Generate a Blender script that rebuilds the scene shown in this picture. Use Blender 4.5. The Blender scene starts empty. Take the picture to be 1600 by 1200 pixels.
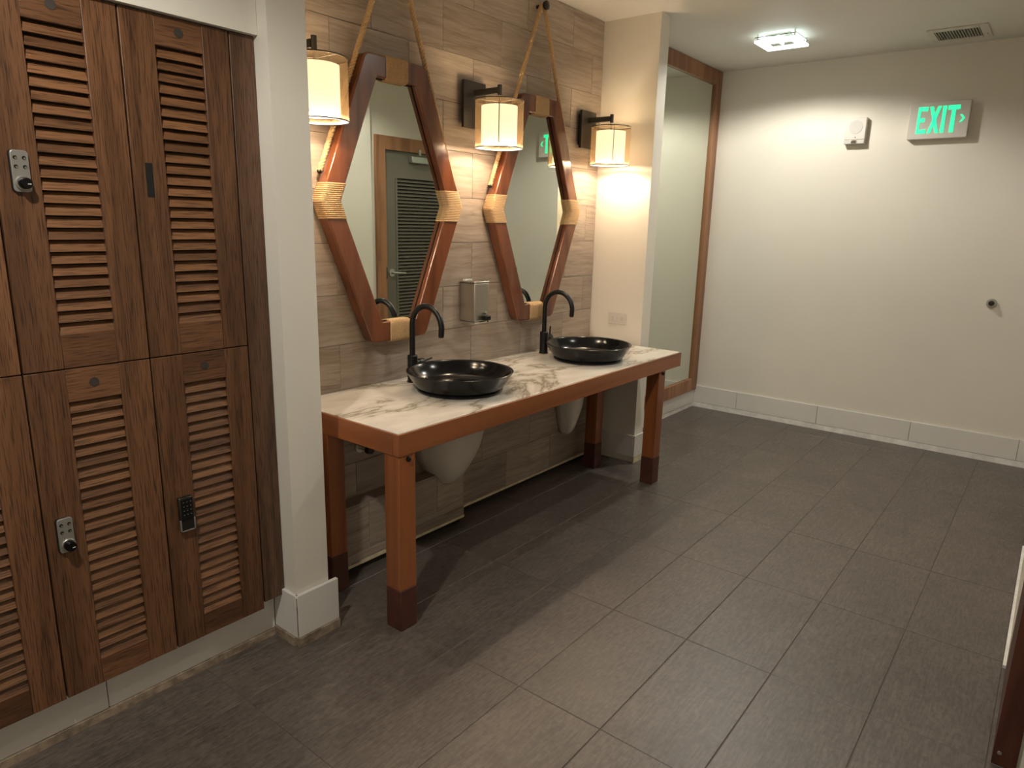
import bpy, bmesh, math, random
from mathutils import Vector, Matrix
random.seed(7)
scene = bpy.context.scene
COL = scene.collection

# ------------------------------------------------------------------ camera
YAW, PITCH, ROLL = 0.66652, 0.22795, 0.02350
CAM = Vector((-5.48639, -2.33383, 1.48943))
fw = Vector((math.cos(YAW)*math.cos(PITCH), math.sin(YAW)*math.cos(PITCH), -math.sin(PITCH)))
rt = Vector((math.sin(YAW), -math.cos(YAW), 0))
up = rt.cross(fw)
r2 = rt*math.cos(ROLL) + up*math.sin(ROLL)
u2 = up*math.cos(ROLL) - rt*math.sin(ROLL)
cd = bpy.data.cameras.new('camera')
cam = bpy.data.objects.new('camera', cd); COL.objects.link(cam)
m = Matrix((r2, u2, -fw)).transposed().to_4x4(); m.translation = CAM
cam.matrix_world = m
cd.sensor_fit = 'HORIZONTAL'; cd.sensor_width = 36; cd.lens = 36*1080.89/1600
cd.clip_start = 0.02
scene.camera = cam

# ------------------------------------------------------------------ world, exposure
world = bpy.data.worlds.new('world'); scene.world = world; world.use_nodes = True
bg = world.node_tree.nodes['Background']
bg.inputs[0].default_value = (1, .93, .84, 1); bg.inputs[1].default_value = 0.05
vs = scene.view_settings
vs.view_transform = 'Standard'; vs.look = 'None'; vs.gamma = 1; vs.use_curve_mapping = False
vs.exposure = 1.55
SCONCE_W, SCONCE_GLOW = 3.1, .62
CEIL_W = 18.5
CEIL2_W = 36.0
CEIL_FILL_W = 12.0
CEIL2_AT = (-5.45, -1.35)

# ------------------------------------------------------------------ mesh helpers (world coordinates)
def box(bm, x0, x1, y0, y1, z0, z1):
    v = [bm.verts.new((x, y, z)) for z in (z0, z1) for y in (y0, y1) for x in (x0, x1)]
    for f in ((0,2,3,1),(4,5,7,6),(0,1,5,4),(2,6,7,3),(0,4,6,2),(1,3,7,5)):
        bm.faces.new([v[i] for i in f])
    return bm
def B(*a):
    return box(bmesh.new(), *a)
def frame_of(d):
    d = d.normalized(); a = Vector((0,0,1)) if abs(d.z) < .9 else Vector((1,0,0))
    u = d.cross(a).normalized(); return u, d.cross(u).normalized()
def tube(bm, pts, r, n=12, cap=True):
    pts = [Vector(p) for p in pts]; rs = r if isinstance(r, (list, tuple)) else [r]*len(pts)
    rings = []; u = None
    for i, p in enumerate(pts):
        d = (pts[min(i+1, len(pts)-1)] - pts[max(i-1, 0)]).normalized()
        if u is None: u, w = frame_of(d)
        else:
            u = (u - d*u.dot(d)).normalized(); w = d.cross(u).normalized()
        rings.append([bm.verts.new(p + (u*math.cos(t) + w*math.sin(t))*rs[i]) for t in (2*math.pi*k/n for k in range(n))])
    for a, b in zip(rings, rings[1:]):
        for k in range(n):
            bm.faces.new((a[k], a[(k+1) % n], b[(k+1) % n], b[k]))
    if cap:
        bm.faces.new(rings[0][::-1]); bm.faces.new(rings[-1])
    return bm
def lathe(bm, c, prof, n=48, closed=False, sx=1, sy=1):
    rings = []
    for r, z in prof:
        rings.append([bm.verts.new((c[0]+r*sx*math.cos(2*math.pi*k/n), c[1]+r*sy*math.sin(2*math.pi*k/n), z)) for k in range(n)])
    pairs = list(zip(rings, rings[1:])) + ([(rings[-1], rings[0])] if closed else [])
    for a, b in pairs:
        for k in range(n):
            bm.faces.new((a[k], a[(k+1) % n], b[(k+1) % n], b[k]))
    if not closed:
        if prof[0][0] > 1e-6: bm.faces.new(rings[0][::-1])
        if prof[-1][0] > 1e-6: bm.faces.new(rings[-1])
    return bm
def prism(bm, poly, fmap, d0, d1):
    """poly: 2D points, fmap(a, b, d) -> 3D point"""
    a = [bm.verts.new(fmap(p[0], p[1], d0)) for p in poly]
    b = [bm.verts.new(fmap(p[0], p[1], d1)) for p in poly]
    n = len(poly)
    bm.faces.new(a[::-1]); bm.faces.new(b)
    for k in range(n): bm.faces.new((a[k], a[(k+1) % n], b[(k+1) % n], b[k]))
    return bm
def chamfer_plate(w, h, t, c):
    """plate lying in local xz, front face at y=-t with chamfered edges, back at y=0"""
    bm = bmesh.new()
    def ring(ww, hh, y): return [bm.verts.new(q) for q in ((-ww/2, y, -hh/2), (ww/2, y, -hh/2), (ww/2, y, hh/2), (-ww/2, y, hh/2))]
    a, b, f = ring(w, h, 0), ring(w, h, -t+c), ring(w-2*c, h-2*c, -t)
    for p, q in ((a, b), (b, f)):
        for k in range(4): bm.faces.new((p[k], p[(k+1) % 4], q[(k+1) % 4], q[k]))
    bm.faces.new(f); bm.faces.new(a[::-1])
    return bm
WL = {}
def link(o, parent, wl):
    COL.objects.link(o); WL[o.name] = Vector(wl)
    if parent is not None:
        o.parent = parent; o.location = Vector(wl) - WL[parent.name]
    else: o.location = wl
    return o
def finish_mesh(bm, name, mat, smooth):
    bmesh.ops.recalc_face_normals(bm, faces=bm.faces)
    me = bpy.data.meshes.new(name); bm.to_mesh(me); bm.free()
    me.materials.append(mat)
    if smooth is not None:
        for p in me.polygons: p.use_smooth = True
        me.set_sharp_from_angle(angle=math.radians(smooth))
    return me
def obj(name, bm, mat, parent=None, bevel=0, seg=2, smooth=None, label=None):
    xs = [v.co for v in bm.verts]
    lo = Vector([min(c[i] for c in xs) for i in range(3)]); hi = Vector([max(c[i] for c in xs) for i in range(3)])
    wl = Vector(((lo.x+hi.x)/2, (lo.y+hi.y)/2, lo.z))
    for v in bm.verts: v.co -= wl
    o = bpy.data.objects.new(name, finish_mesh(bm, name, mat, smooth))
    link(o, parent, wl)
    if bevel:
        b = o.modifiers.new('bevel', 'BEVEL'); b.width = bevel; b.segments = seg; b.limit_method = 'ANGLE'; b.angle_limit = math.radians(35)
        if smooth is None:
            for p in o.data.polygons: p.use_smooth = True
            o.data.set_sharp_from_angle(angle=math.radians(40))
    if label: o['label'] = label
    return o
def inst(name, me, parent, wl):
    return link(bpy.data.objects.new(name, me), parent, wl)
def tag(o, label, cat, group=None):
    o['label'] = label; o['category'] = cat
    if group: o['group'] = group
    return o
def thing(name, loc, label, cat, group=None):
    o = bpy.data.objects.new(name, None); o.empty_display_size = .05
    link(o, None, loc); return tag(o, label, cat, group)
def struct(o):
    o['kind'] = 'structure'; return o

# ------------------------------------------------------------------ materials
def nt(name):
    m = bpy.data.materials.new(name); m.use_nodes = True
    t = m.node_tree; p = t.nodes['Principled BSDF']
    return m, t, p
def N(t, typ, **kw):
    n = t.nodes.new(typ)
    for k, v in kw.items(): setattr(n, k, v)
    return n
def coords(t, scale, rnd=True):
    tc = N(t, 'ShaderNodeTexCoord'); mp = N(t, 'ShaderNodeMapping')
    mp.inputs['Scale'].default_value = scale
    if rnd:
        oi = N(t, 'ShaderNodeObjectInfo'); mul = N(t, 'ShaderNodeVectorMath', operation='SCALE')
        mul.inputs[0].default_value = (13.1, 7.7, 19.3); t.links.new(oi.outputs['Random'], mul.inputs['Scale'])
        add = N(t, 'ShaderNodeVectorMath', operation='ADD')
        t.links.new(tc.outputs['Object'], add.inputs[0]); t.links.new(mul.outputs[0], add.inputs[1])
        t.links.new(add.outputs[0], mp.inputs['Vector'])
    else: t.links.new(tc.outputs['Object'], mp.inputs['Vector'])
    return mp.outputs['Vector']
def noise(t, vec, scale, detail=4, rough=.55, dist=0):
    n = N(t, 'ShaderNodeTexNoise'); n.inputs['Scale'].default_value = scale; n.inputs['Detail'].default_value = detail
    n.inputs['Roughness'].default_value = rough; n.inputs['Distortion'].default_value = dist
    t.links.new(vec, n.inputs['Vector']); return n.outputs['Fac']
def ramp(t, fac, stops):
    r = N(t, 'ShaderNodeValToRGB'); e = r.color_ramp.elements
    while len(e) < len(stops): e.new(.5)
    for i, (p, c) in enumerate(stops): e[i].position = p; e[i].color = (c[0], c[1], c[2], 1)
    t.links.new(fac, r.inputs['Fac']); return r.outputs['Color']
def mix(t, fac, a, b, mode='MIX'):
    n = N(t, 'ShaderNodeMix', data_type='RGBA', blend_type=mode)
    for k, v in ((0, fac), (6, a), (7, b)):
        if isinstance(v, (int, float)): n.inputs[k].default_value = v
        elif isinstance(v, tuple): n.inputs[k].default_value = (v[0], v[1], v[2], 1)
        else: t.links.new(v, n.inputs[k])
    return n.outputs[2]
def bump(t, p, h, strength=.2, dist=.002):
    b = N(t, 'ShaderNodeBump'); b.inputs['Strength'].default_value = strength; b.inputs['Distance'].default_value = dist
    t.links.new(h, b.inputs['Height']); t.links.new(b.outputs['Normal'], p.inputs['Normal'])
def plain(name, c, rough=.5, metal=0, var=.06, scale=6, spec=.5, bmp=0, coat=0):
    m, t, p = nt(name); v = coords(t, (1, 1, 1))
    f = noise(t, v, scale, 5)
    t.links.new(ramp(t, f, [(.3, tuple(x*(1-var) for x in c)), (.7, tuple(min(1, x*(1+var)) for x in c))]), p.inputs['Base Color'])
    p.inputs['Roughness'].default_value = rough; p.inputs['Metallic'].default_value = metal
    p.inputs['Specular IOR Level'].default_value = spec; p.inputs['Coat Weight'].default_value = coat
    if bmp: bump(t, p, noise(t, v, 220, 3), bmp, .001)
    return m
def wood(name, dark, mid, light, axis, rough=.42, grain=1.0, coat=.0, ring=6, pore=.42):
    """grain runs along axis ('x','y','z')"""
    m, t, p = nt(name)
    i = 'xyz'.index(axis)
    s = [1, 1, 1]; s[i] = .07
    v = coords(t, tuple(s))
    broad = noise(t, v, ring, 3, .5, .6)
    s2 = [1, 1, 1]; s2[i] = .035
    fine = noise(t, coords(t, tuple(s2)), 400*grain, 2, .5)
    wv = N(t, 'ShaderNodeMath', operation='MULTIPLY'); wv.inputs[1].default_value = 34
    t.links.new(broad, wv.inputs[0])
    sn = N(t, 'ShaderNodeMath', operation='SINE'); t.links.new(wv.outputs[0], sn.inputs[0])
    h = N(t, 'ShaderNodeMath', operation='MULTIPLY_ADD'); h.inputs[1].default_value = .5; h.inputs[2].default_value = .5
    t.links.new(sn.outputs[0], h.inputs[0])
    base = ramp(t, h.outputs[0], [(.0, dark), (.35, mid), (1, light)])
    pr = ramp(t, fine, [(.36, (pore, pore, pore)), (.50, (1, 1, 1))])
    c = mix(t, 1.0, base, pr, 'MULTIPLY')
    oi = N(t, 'ShaderNodeObjectInfo')
    c = mix(t, 1.0, c, ramp(t, oi.outputs['Random'], [(0, (.80, .78, .76)), (1, (1.15, 1.12, 1.1))]), 'MULTIPLY')
    t.links.new(c, p.inputs['Base Color'])
    p.inputs['Roughness'].default_value = rough; p.inputs['Coat Weight'].default_value = coat; p.inputs['Coat Roughness'].default_value = .15
    bump(t, p, fine, .25, .001)
    return m
def paint(name, c):
    m, t, p = nt(name); v = coords(t, (1, 1, 1), False)
    t.links.new(ramp(t, noise(t, v, 1.3, 4), [(.3, tuple(x*.97 for x in c)), (.7, tuple(x*1.03 for x in c))]), p.inputs['Base Color'])
    p.inputs['Roughness'].default_value = .55; p.inputs['Specular IOR Level'].default_value = .3
    bump(t, p, noise(t, v, 160, 3), .08, .001)
    return m
MAT = {}
MAT['paint'] = paint('wall_paint', (.78, .735, .645))
MAT['ceil'] = paint('ceiling_paint', (.74, .715, .655))
MAT['skirt'] = plain('white_skirting', (.74, .715, .67), .3, var=.02)
MAT['caulk'] = plain('dirty_caulk', (.30, .23, .165), .45, var=.5, scale=30)
MAT['gloss_caulk'] = plain('glossy_sealant', (.82, .80, .76), .10, var=.15, scale=12)
MAT['cream'] = plain('cream_caulk', (.68, .58, .40), .5, var=.2, scale=20)
oakd, oakm, oakl = (.122, .054, .024), (.152, .068, .030), (.180, .082, .037)
MAT['oak_z'] = wood('oak_vertical', oakd, oakm, oakl, 'z', .4)
MAT['oak_x'] = wood('oak_horizontal', oakd, oakm, oakl, 'x', .4)
MAT['oak_dark_z'] = wood('oak_filler', (.085, .042, .022), (.115, .058, .031), (.14, .072, .039), 'z', .45)
MAT['oak_slat'] = wood('oak_slat', (.145, .065, .028), (.182, .083, .036), (.215, .10, .044), 'x', .4)
MAT['cherry_x'] = wood('cherry_long', (.235, .070, .020), (.30, .094, .027), (.345, .115, .034), 'x', .32, 1.2, .15, 4, .86)
MAT['cherry_y'] = wood('cherry_deep', (.235, .070, .020), (.30, .094, .027), (.345, .115, .034), 'y', .32, 1.2, .15, 4, .86)
MAT['cherry_z'] = wood('cherry_upright', (.235, .070, .020), (.30, .094, .027), (.345, .115, .034), 'z', .32, 1.2, .15, 4, .86)
MAT['frame_wood'] = wood('mirror_frame_wood', (.105, .030, .010), (.14, .041, .014), (.17, .052, .018), 'z', .22, 1.2, .5, 4, .85)
MAT['boot'] = plain('dark_boot_paint', (.085, .026, .016), .5, var=.25, scale=20)
MAT['casing'] = wood('door_casing_wood', (.24, .105, .045), (.31, .145, .066), (.36, .17, .08), 'z', .4, 1.2, 0, 4, .85)
MAT['jamb'] = wood('dark_jamb_wood', (.075, .022, .012), (.10, .03, .016), (.12, .038, .02), 'z', .4, 1.2, 0, 4, .8)
MAT['black'] = plain('satin_black', (.006, .006, .006), .36, var=.1, spec=.35)
MAT['black_gloss'] = plain('black_glaze', (.005, .005, .0055), .17, var=.1, spec=.30)
MAT['bronze'] = plain('dark_bronze', (.055, .048, .041), .34, .8, var=.15)
MAT['steel'] = plain('brushed_steel', (.62, .59, .53), .28, 1, var=.05)
MAT['chrome'] = plain('chrome', (.75, .74, .72), .1, 1, var=.02)
MAT['zinc'] = plain('dull_zinc', (.42, .41, .38), .42, .8, var=.08)
MAT['seam'] = plain('taupe_seam', (.30, .20, .11), .7)
MAT['plug'] = plain('grey_plug', (.04, .031, .023), .6, var=.15, scale=40)
MAT['void'] = plain('dark_void', (.006, .005, .004), .8)
MAT['white_plastic'] = plain('white_plastic', (.66, .62, .56), .4, var=.02)
MAT['clear_plastic'] = plain('milky_lens', (.62, .60, .56), .15, var=.05)
MAT['ceramic'] = plain('white_shroud', (.72, .67, .58), .3, var=.02)
MAT['door_paint'] = plain('grey_green_door', (.155, .138, .108), .45, var=.04)
MAT['silver_plate'] = plain('satin_nickel', (.5, .49, .45), .35, .9)

def limestone():
    m, t, p = nt('vein_cut_limestone')
    v = coords(t, (1, 1, 1))
    warp = noise(t, v, 3.0, 3)
    mp = N(t, 'ShaderNodeMapping'); mp.inputs['Scale'].default_value = (.75, 1, 13)
    add = N(t, 'ShaderNodeVectorMath', operation='MULTIPLY_ADD'); add.inputs[1].default_value = (.0, .0, .05)
    cmb = N(t, 'ShaderNodeCombineXYZ'); t.links.new(warp, cmb.inputs[2])
    t.links.new(cmb.outputs[0], add.inputs[0]); t.links.new(v, add.inputs[2])
    t.links.new(add.outputs[0], mp.inputs['Vector'])
    bands = noise(t, mp.outputs['Vector'], 2.2, 6, .62, .3)
    fine = noise(t, mp.outputs['Vector'], 9, 5, .6)
    c = ramp(t, bands, [(.28, (.20, .148, .112)), (.42, (.31, .245, .195)), (.56, (.39, .32, .262)), (.75, (.46, .385, .32))])
    c = mix(t, .35, c, ramp(t, fine, [(.35, (.25, .19, .145)), (.65, (.47, .395, .325))]))
    ln = noise(t, mp.outputs['Vector'], 1.0, 3, .5, .3)
    sb = N(t, 'ShaderNodeMath', operation='SUBTRACT'); sb.inputs[1].default_value = .5; t.links.new(ln, sb.inputs[0])
    ab = N(t, 'ShaderNodeMath', operation='ABSOLUTE'); t.links.new(sb.outputs[0], ab.inputs[0])
    c = mix(t, 1.0, c, ramp(t, ab.outputs[0], [(0, (.78, .75, .73)), (.008, (.90, .89, .88)), (.026, (1, 1, 1))]), 'MULTIPLY')
    oi = N(t, 'ShaderNodeObjectInfo')
    c = mix(t, 1.0, c, ramp(t, oi.outputs['Random'], [(0, (.88, .87, .86)), (1, (1.1, 1.1, 1.1))]), 'MULTIPLY')
    t.links.new(c, p.inputs['Base Color']); p.inputs['Roughness'].default_value = .34
    bump(t, p, bands, .06, .002)
    return m
def marble():
    m, t, p = nt('veined_marble')
    v = coords(t, (.8, 1.9, 1), False)
    w = noise(t, v, 1.5, 6, .62, .7)
    d = N(t, 'ShaderNodeMath', operation='SUBTRACT'); d.inputs[1].default_value = .5; t.links.new(w, d.inputs[0])
    a = N(t, 'ShaderNodeMath', operation='ABSOLUTE'); t.links.new(d.outputs[0], a.inputs[0])
    vein = ramp(t, a.outputs[0], [(0, (.34, .29, .22)), (.008, (.52, .46, .37)), (.028, (.71, .66, .57)), (.07, (.82, .77, .69))])
    cl = ramp(t, noise(t, v, 5, 4), [(.35, (.82, .81, .80)), (.65, (1, 1, 1))])
    t.links.new(mix(t, 1.0, vein, cl, 'MULTIPLY'), p.inputs['Base Color']); p.inputs['Roughness'].default_value = .22
    return m
def slate():
    m, t, p = nt('brown_porcelain_floor')
    v = coords(t, (1, 1, 1))
    st = coords(t, (.16, 1, 1))
    f1 = noise(t, st, 130, 3, .6); f2 = noise(t, v, 3.5, 5); f3 = noise(t, v, 55, 4, .65)
    c = ramp(t, f2, [(.3, (.094, .077, .065)), (.7, (.132, .108, .091))])
    c = mix(t, 1.0, c, ramp(t, f1, [(.35, (.72, .72, .72)), (.65, (1.2, 1.2, 1.2))]), 'MULTIPLY')
    c = mix(t, 1.0, c, ramp(t, f3, [(.30, (.75, .74, .73)), (.60, (1.08, 1.08, 1.08))]), 'MULTIPLY')
    t.links.new(c, p.inputs['Base Color'])
    p.inputs['Roughness'].default_value = .42; p.inputs['Specular IOR Level'].default_value = .8
    bump(t, p, f1, .28, .0012)
    return m
def rope_mat():
    m, t, p = nt('jute_rope'); v = coords(t, (1, 1, 1))
    f = noise(t, v, 330, 4, .7)
    t.links.new(ramp(t, f, [(.3, (.33, .19, .085)), (.55, (.56, .37, .19)), (.75, (.68, .49, .27))]), p.inputs['Base Color'])
    p.inputs['Roughness'].default_value = .85; bump(t, p, f, .6, .002)
    return m
def mirror_mat():
    m, t, p = nt('silvered_glass'); v = coords(t, (1, 1, 1))
    t.links.new(ramp(t, noise(t, v, 2, 2), [(.3, (.74, .775, .70)), (.7, (.75, .785, .71))]), p.inputs['Base Color'])
    p.inputs['Metallic'].default_value = 1; p.inputs['Roughness'].default_value = .008
    return m
def emit(name, c, s, base=(.8, .8, .8)):
    m, t, p = nt(name); v = coords(t, (1, 1, 1))
    t.links.new(ramp(t, noise(t, v, 8, 2), [(.3, tuple(x*.96 for x in c)), (.7, c)]), p.inputs['Emission Color'])
    p.inputs['Emission Strength'].default_value = s; p.inputs['Base Color'].default_value = (*base, 1); p.inputs['Roughness'].default_value = .5
    return m
def sheer_mat():
    m, t, p = nt('sheer_organza'); out = t.nodes['Material Output']
    tr = N(t, 'ShaderNodeBsdfTransparent'); tl = N(t, 'ShaderNodeBsdfTranslucent'); mx = N(t, 'ShaderNodeMixShader'); mx2 = N(t, 'ShaderNodeMixShader')
    v = coords(t, (1, 1, .05)); f = noise(t, v, 300, 2)
    c = ramp(t, f, [(.35, (.50, .33, .17)), (.65, (.55, .37, .20))])
    t.links.new(c, tl.inputs['Color']); t.links.new(c, p.inputs['Base Color']); p.inputs['Roughness'].default_value = .6
    tr.inputs['Color'].default_value = (1, .97, .92, 1)
    mx.inputs[0].default_value = .55; t.links.new(tl.outputs[0], mx.inputs[1]); t.links.new(p.outputs[0], mx.inputs[2])
    mx2.inputs[0].default_value = .42; t.links.new(tr.outputs[0], mx2.inputs[1]); t.links.new(mx.outputs[0], mx2.inputs[2])
    t.links.new(mx2.outputs[0], out.inputs['Surface'])
    return m
def glass_mat():
    m, t, p = nt('clear_glass'); v = coords(t, (1, 1, 1))
    t.links.new(ramp(t, noise(t, v, 3, 2), [(.3, (.90, .97, .95)), (.7, (.93, 1, .98))]), p.inputs['Base Color'])
    p.inputs['Roughness'].default_value = .03; p.inputs['Transmission Weight'].default_value = 1; p.inputs['IOR'].default_value = 1.3
    return m
MAT['tile'] = limestone(); MAT['marble'] = marble(); MAT['floor'] = slate(); MAT['rope'] = rope_mat(); MAT['mirror'] = mirror_mat()
MAT['grout_floor'] = plain('floor_grout', (.115, .095, .078), .8); MAT['grout_wall'] = plain('wall_grout', (.17, .125, .09), .8)
MAT['shade_in'] = emit('lit_inner_shade', (1, .80, .50), SCONCE_GLOW, (.9, .85, .75))
MAT['diffuser'] = emit('lit_bottom_diffuser', (1, .88, .68), SCONCE_GLOW*1.2, (.9, .88, .8))
MAT['sheer'] = sheer_mat(); MAT['glass'] = glass_mat()
MAT['lit_frost'] = emit('lit_frosted_glass', (.86, 1, .95), 1.3)
MAT['lit_tube'] = emit('lit_lamp_tube', (.95, 1, .98), 14.0)
MAT['exit_green'] = emit('lit_green_letters', (.02, .85, .32), .5, (.05, .4, .2))

# ------------------------------------------------------------------ room shell
H = 2.6655; W = 0.042; XP0, XP1, YP = -1.656, -1.548, -.328
XN = -7.2; YR = -2.385; YD = -2.45; YFAR = -3.4; JX = -3.27
def sbox(name, mat, *a): return struct(obj(name, B(*a), mat))
ceiling = sbox('ceiling', MAT['ceil'], XN-.1, .15, YFAR-.1, .16, H, H+.1)
floor = sbox('floor', MAT['grout_floor'], XN-.1, .15, YFAR-.1, .16, -.1, -.0016)
meshes = {}
def floor_tile_mesh(w, d):
    k = (round(w, 3), round(d, 3))
    if k not in meshes:
        bm = bmesh.new(); c = .0012
        def ring(ww, dd, z): return [bm.verts.new(q) for q in ((-ww/2, -dd/2, z), (ww/2, -dd/2, z), (ww/2, dd/2, z), (-ww/2, dd/2, z))]
        a, b, f = ring(w, d, -.01), ring(w, d, -c), ring(w-2*c, d-2*c, 0)
        for p, q in ((a, b), (b, f)):
            for i in range(4): bm.faces.new((p[i], p[(i+1) % 4], q[(i+1) % 4], q[i]))
        bm.faces.new(f)
        meshes[k] = finish_mesh(bm, 'floor_tile', MAT['floor'], None)
    return meshes[k]
def spans(lo, hi, origin, step):
    k = math.floor((lo-origin)/step); out = []
    while origin + k*step < hi - 1e-6:
        a, b = max(lo, origin+k*step), min(hi, origin+(k+1)*step)
        if b-a > .012: out.append((a, b))
        k += 1
    return out
G = .0028
for xa, xb in spans(XN, .010, -3.88323, .6126):
    for ya, yb in spans(YFAR, .03, -1.13342, .31058):
        inst('floor_tile', floor_tile_mesh(xb-xa-G, yb-ya-G), floor, ((xa+xb)/2, (ya+yb)/2, random.uniform(-.0003, .0003)))

# tiled wall behind the vanity
wall_left = sbox('wall_left', MAT['grout_wall'], -4.13, XP0, W+.0095, .16, 0, H)
lower = struct(obj('wall_left_lower', B(-4.13, XP0-.002, -.034, W+.008, .03, .676), MAT['grout_wall']))
ledge = struct(obj('wall_left_ledge', B(-4.13, -3.058, -.114, -.036, .03, .299), MAT['grout_wall']))
sbox('wall_left_toe', MAT['void'], -4.13, XP0-.002, -.030, W+.008, 0, .0299)
sbox('wall_left_ledge_toe', MAT['void'], -4.13, -3.060, -.108, -.031, 0, .0299)
plates = {}
def tile_plate(w, h):
    k = (round(w, 3), round(h, 3))
    if k not in plates: plates[k] = finish_mesh(chamfer_plate(w, h, .009, .0010), 'wall_tile', MAT['tile'], None)
    return plates[k]
def lay(parent, x0, x1, yfront, zrows, first_even):
    for i, (za, zb) in enumerate(zrows):
        org = -3.660 if (i % 2 == 0) == first_even else -3.4495
        for xa, xb in spans(x0, x1, org, .4198):
            inst('wall_tile', tile_plate(xb-xa-.0018, zb-za-.0018), parent, ((xa+xb)/2, yfront+.009+random.uniform(-.0005, .0005), (za+zb)/2))
zr = [2.462, 2.249, 2.036, 1.820, 1.605, 1.393, 1.180, .968, .755]
lay(wall_left, -4.07, XP0-.001, W, [(2.462, H)] + [(b, a) for a, b in zip(zr, zr[1:])], True)
lay(lower, -4.07, XP0-.003, -.044, [(.463, .675), (.251, .463), (.045, .251)], False)
lay(ledge, -4.07, -3.058, -.124, [(.088, .300), (.045, .088)], True)
obj('end_tile', B(-3.058, -3.050, -.124, -.046, .045, .30), MAT['tile'], ledge)
obj('top_tile', B(-4.07, -3.050, -.124, -.046, .3005, .308), MAT['tile'], ledge)
sbox('trim_1', MAT['cream'], -3.048, XP0-.02, -.049, -.035, .031, .044)
sbox('trim_2', MAT['cream'], -4.07, -3.052, -.130, -.115, .031, .044)

# wall with the tall mirror, far wall, piers
sbox('wall_alcove', MAT['paint'], XP1, .012, .012, .16, 0, H)
sbox('wall_far', MAT['paint'], .012, .15, YD-.1, .16, 0, H)
sbox('wall_pier_far', MAT['paint'], XP0, XP1, YP, W+.008, 0, H)
sbox('wall_pier_near', MAT['paint'], -4.211, -4.075, -.385, .16, 0, H)
# bulkhead over the lockers and what lies beyond the frame
sbox('wall_left_bulkhead', MAT['paint'], XN, -4.212, -.335, .16, 2.018, H)
sbox('wall_left_return', MAT['oak_dark_z'], XN, -5.236, -.316, .10, 0, 2.017)
sbox('wall_near', MAT['paint'], XN-.1, XN, YFAR, .16, 0, H)
sbox('wall_right_back', MAT['paint'], XN, JX+.02, YFAR-.1, YFAR, 0, H)
sbox('wall_right_end', MAT['paint'], JX+.02, JX+.12, YFAR, -2.444, 0, H)
sbox('wall_right', MAT['paint'], -2.70, -1.466, YR-.09, YR, 0, H)
sbox('wall_right_over_jamb', MAT['paint'], JX+.12, -2.70, YR-.09, YR, 2.2, H)
jm = sbox('trim_jamb', MAT['jamb'], JX, -2.702, -2.442, YR, .004, 2.2)
obj('jamb_screw', tube(bmesh.new(), [(JX-.001, -2.40, .045), (JX-.004, -2.40, .045)], .006, 10), MAT['steel'], jm)
sbox('trim_3', MAT['gloss_caulk'], -2.70, -1.47, YR, YR+.010, 0, .012)
# door wall: pieces around door_1
DX0, DX1, DZ = -1.262, -.36, 2.085
sbox('wall_right_door_left', MAT['paint'], -1.4655, DX0-.01, YD-.1, YD, 0, H)
sbox('wall_right_door_right', MAT['paint'], DX1+.01, .012, YD-.1, YD, 0, H)
sbox('wall_right_door_over', MAT['paint'], DX0-.01, DX1+.01, YD-.1, YD, DZ+.005, H)

# skirtings
def skirt_run(name, pieces, z0, z1, t, mat=MAT['skirt']):
    """pieces: list of (x0,x1,y0,y1) boxes"""
    root = None
    for i, (a, b, c, d) in enumerate(pieces):
        if root is None:
            root = struct(obj(name, B(a, b, c, d, z0, z1), mat, bevel=.002))
        else: obj('skirting_tile', B(a, b, c, d, z0, z1), mat, root, bevel=.002)
    return root
ys = [.010, -.3697] + [-.3697-.63173*k for k in range(1, 4)] + [YD]
skirt_run('baseboard_far', [(0, .0118, b+.0012, a-.0012) for a, b in zip(ys, ys[1:])], .041, .183, .012)
sbox('trim_far_sealant', MAT['gloss_caulk'], -.004, .0118, YD, .008, 0, .0385)
skirt_run('baseboard_alcove', [(-.66, -.001, .0, .0118), (-1.23, -.6625, .0, .0118), (XP1+.002, -1.2325, .0, .0118)], .035, .150, .012)
sbox('trim_alcove_sealant', MAT['gloss_caulk'], XP1+.002, -.006, .003, .0118, 0, .034)
bp = skirt_run('baseboard_pier_far', [(XP0-.012, XP1+.004, YP-.012, YP-.0005), (XP0-.012, XP0-.0005, YP+.001, -.05)], .040, .183, .012)
sbox('trim_pier_far_sealant', MAT['cream'], XP0-.010, XP1, YP-.011, YP-.001, 0, .037)
bn = skirt_run('baseboard_pier_near', [(-4.2205, -4.044, -.402, -.386), (-4.224, -4.2115, -.398, -.262)], .034, .197, .012)
obj('corner_gap', B(-4.2235, -4.2206, -.4015, -.3985, .034, .19), MAT['caulk'], bn)
sbox('trim_pier_near_sealant', MAT['caulk'], -4.222, -4.045, -.408, -.386, 0, .033)
sbox('trim_pier_near_sealant_side', MAT['caulk'], -4.230, -4.2118, -.386, -.262, 0, .033)
bl = skirt_run('baseboard_left', [(-4.7955, -4.2245, -.262, -.250), (-5.43, -4.7975, -.262, -.250), (-6.06, -5.432, -.262, -.250)], .026, .175, .012)
sbox('trim_left_sealant', MAT['caulk'], -6.06, -4.231, -.270, -.2505, 0, .0255)
sbox('wall_left_kick', MAT['skirt'], -6.06, -4.2245, -.2495, .10, 0, .148)

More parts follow.
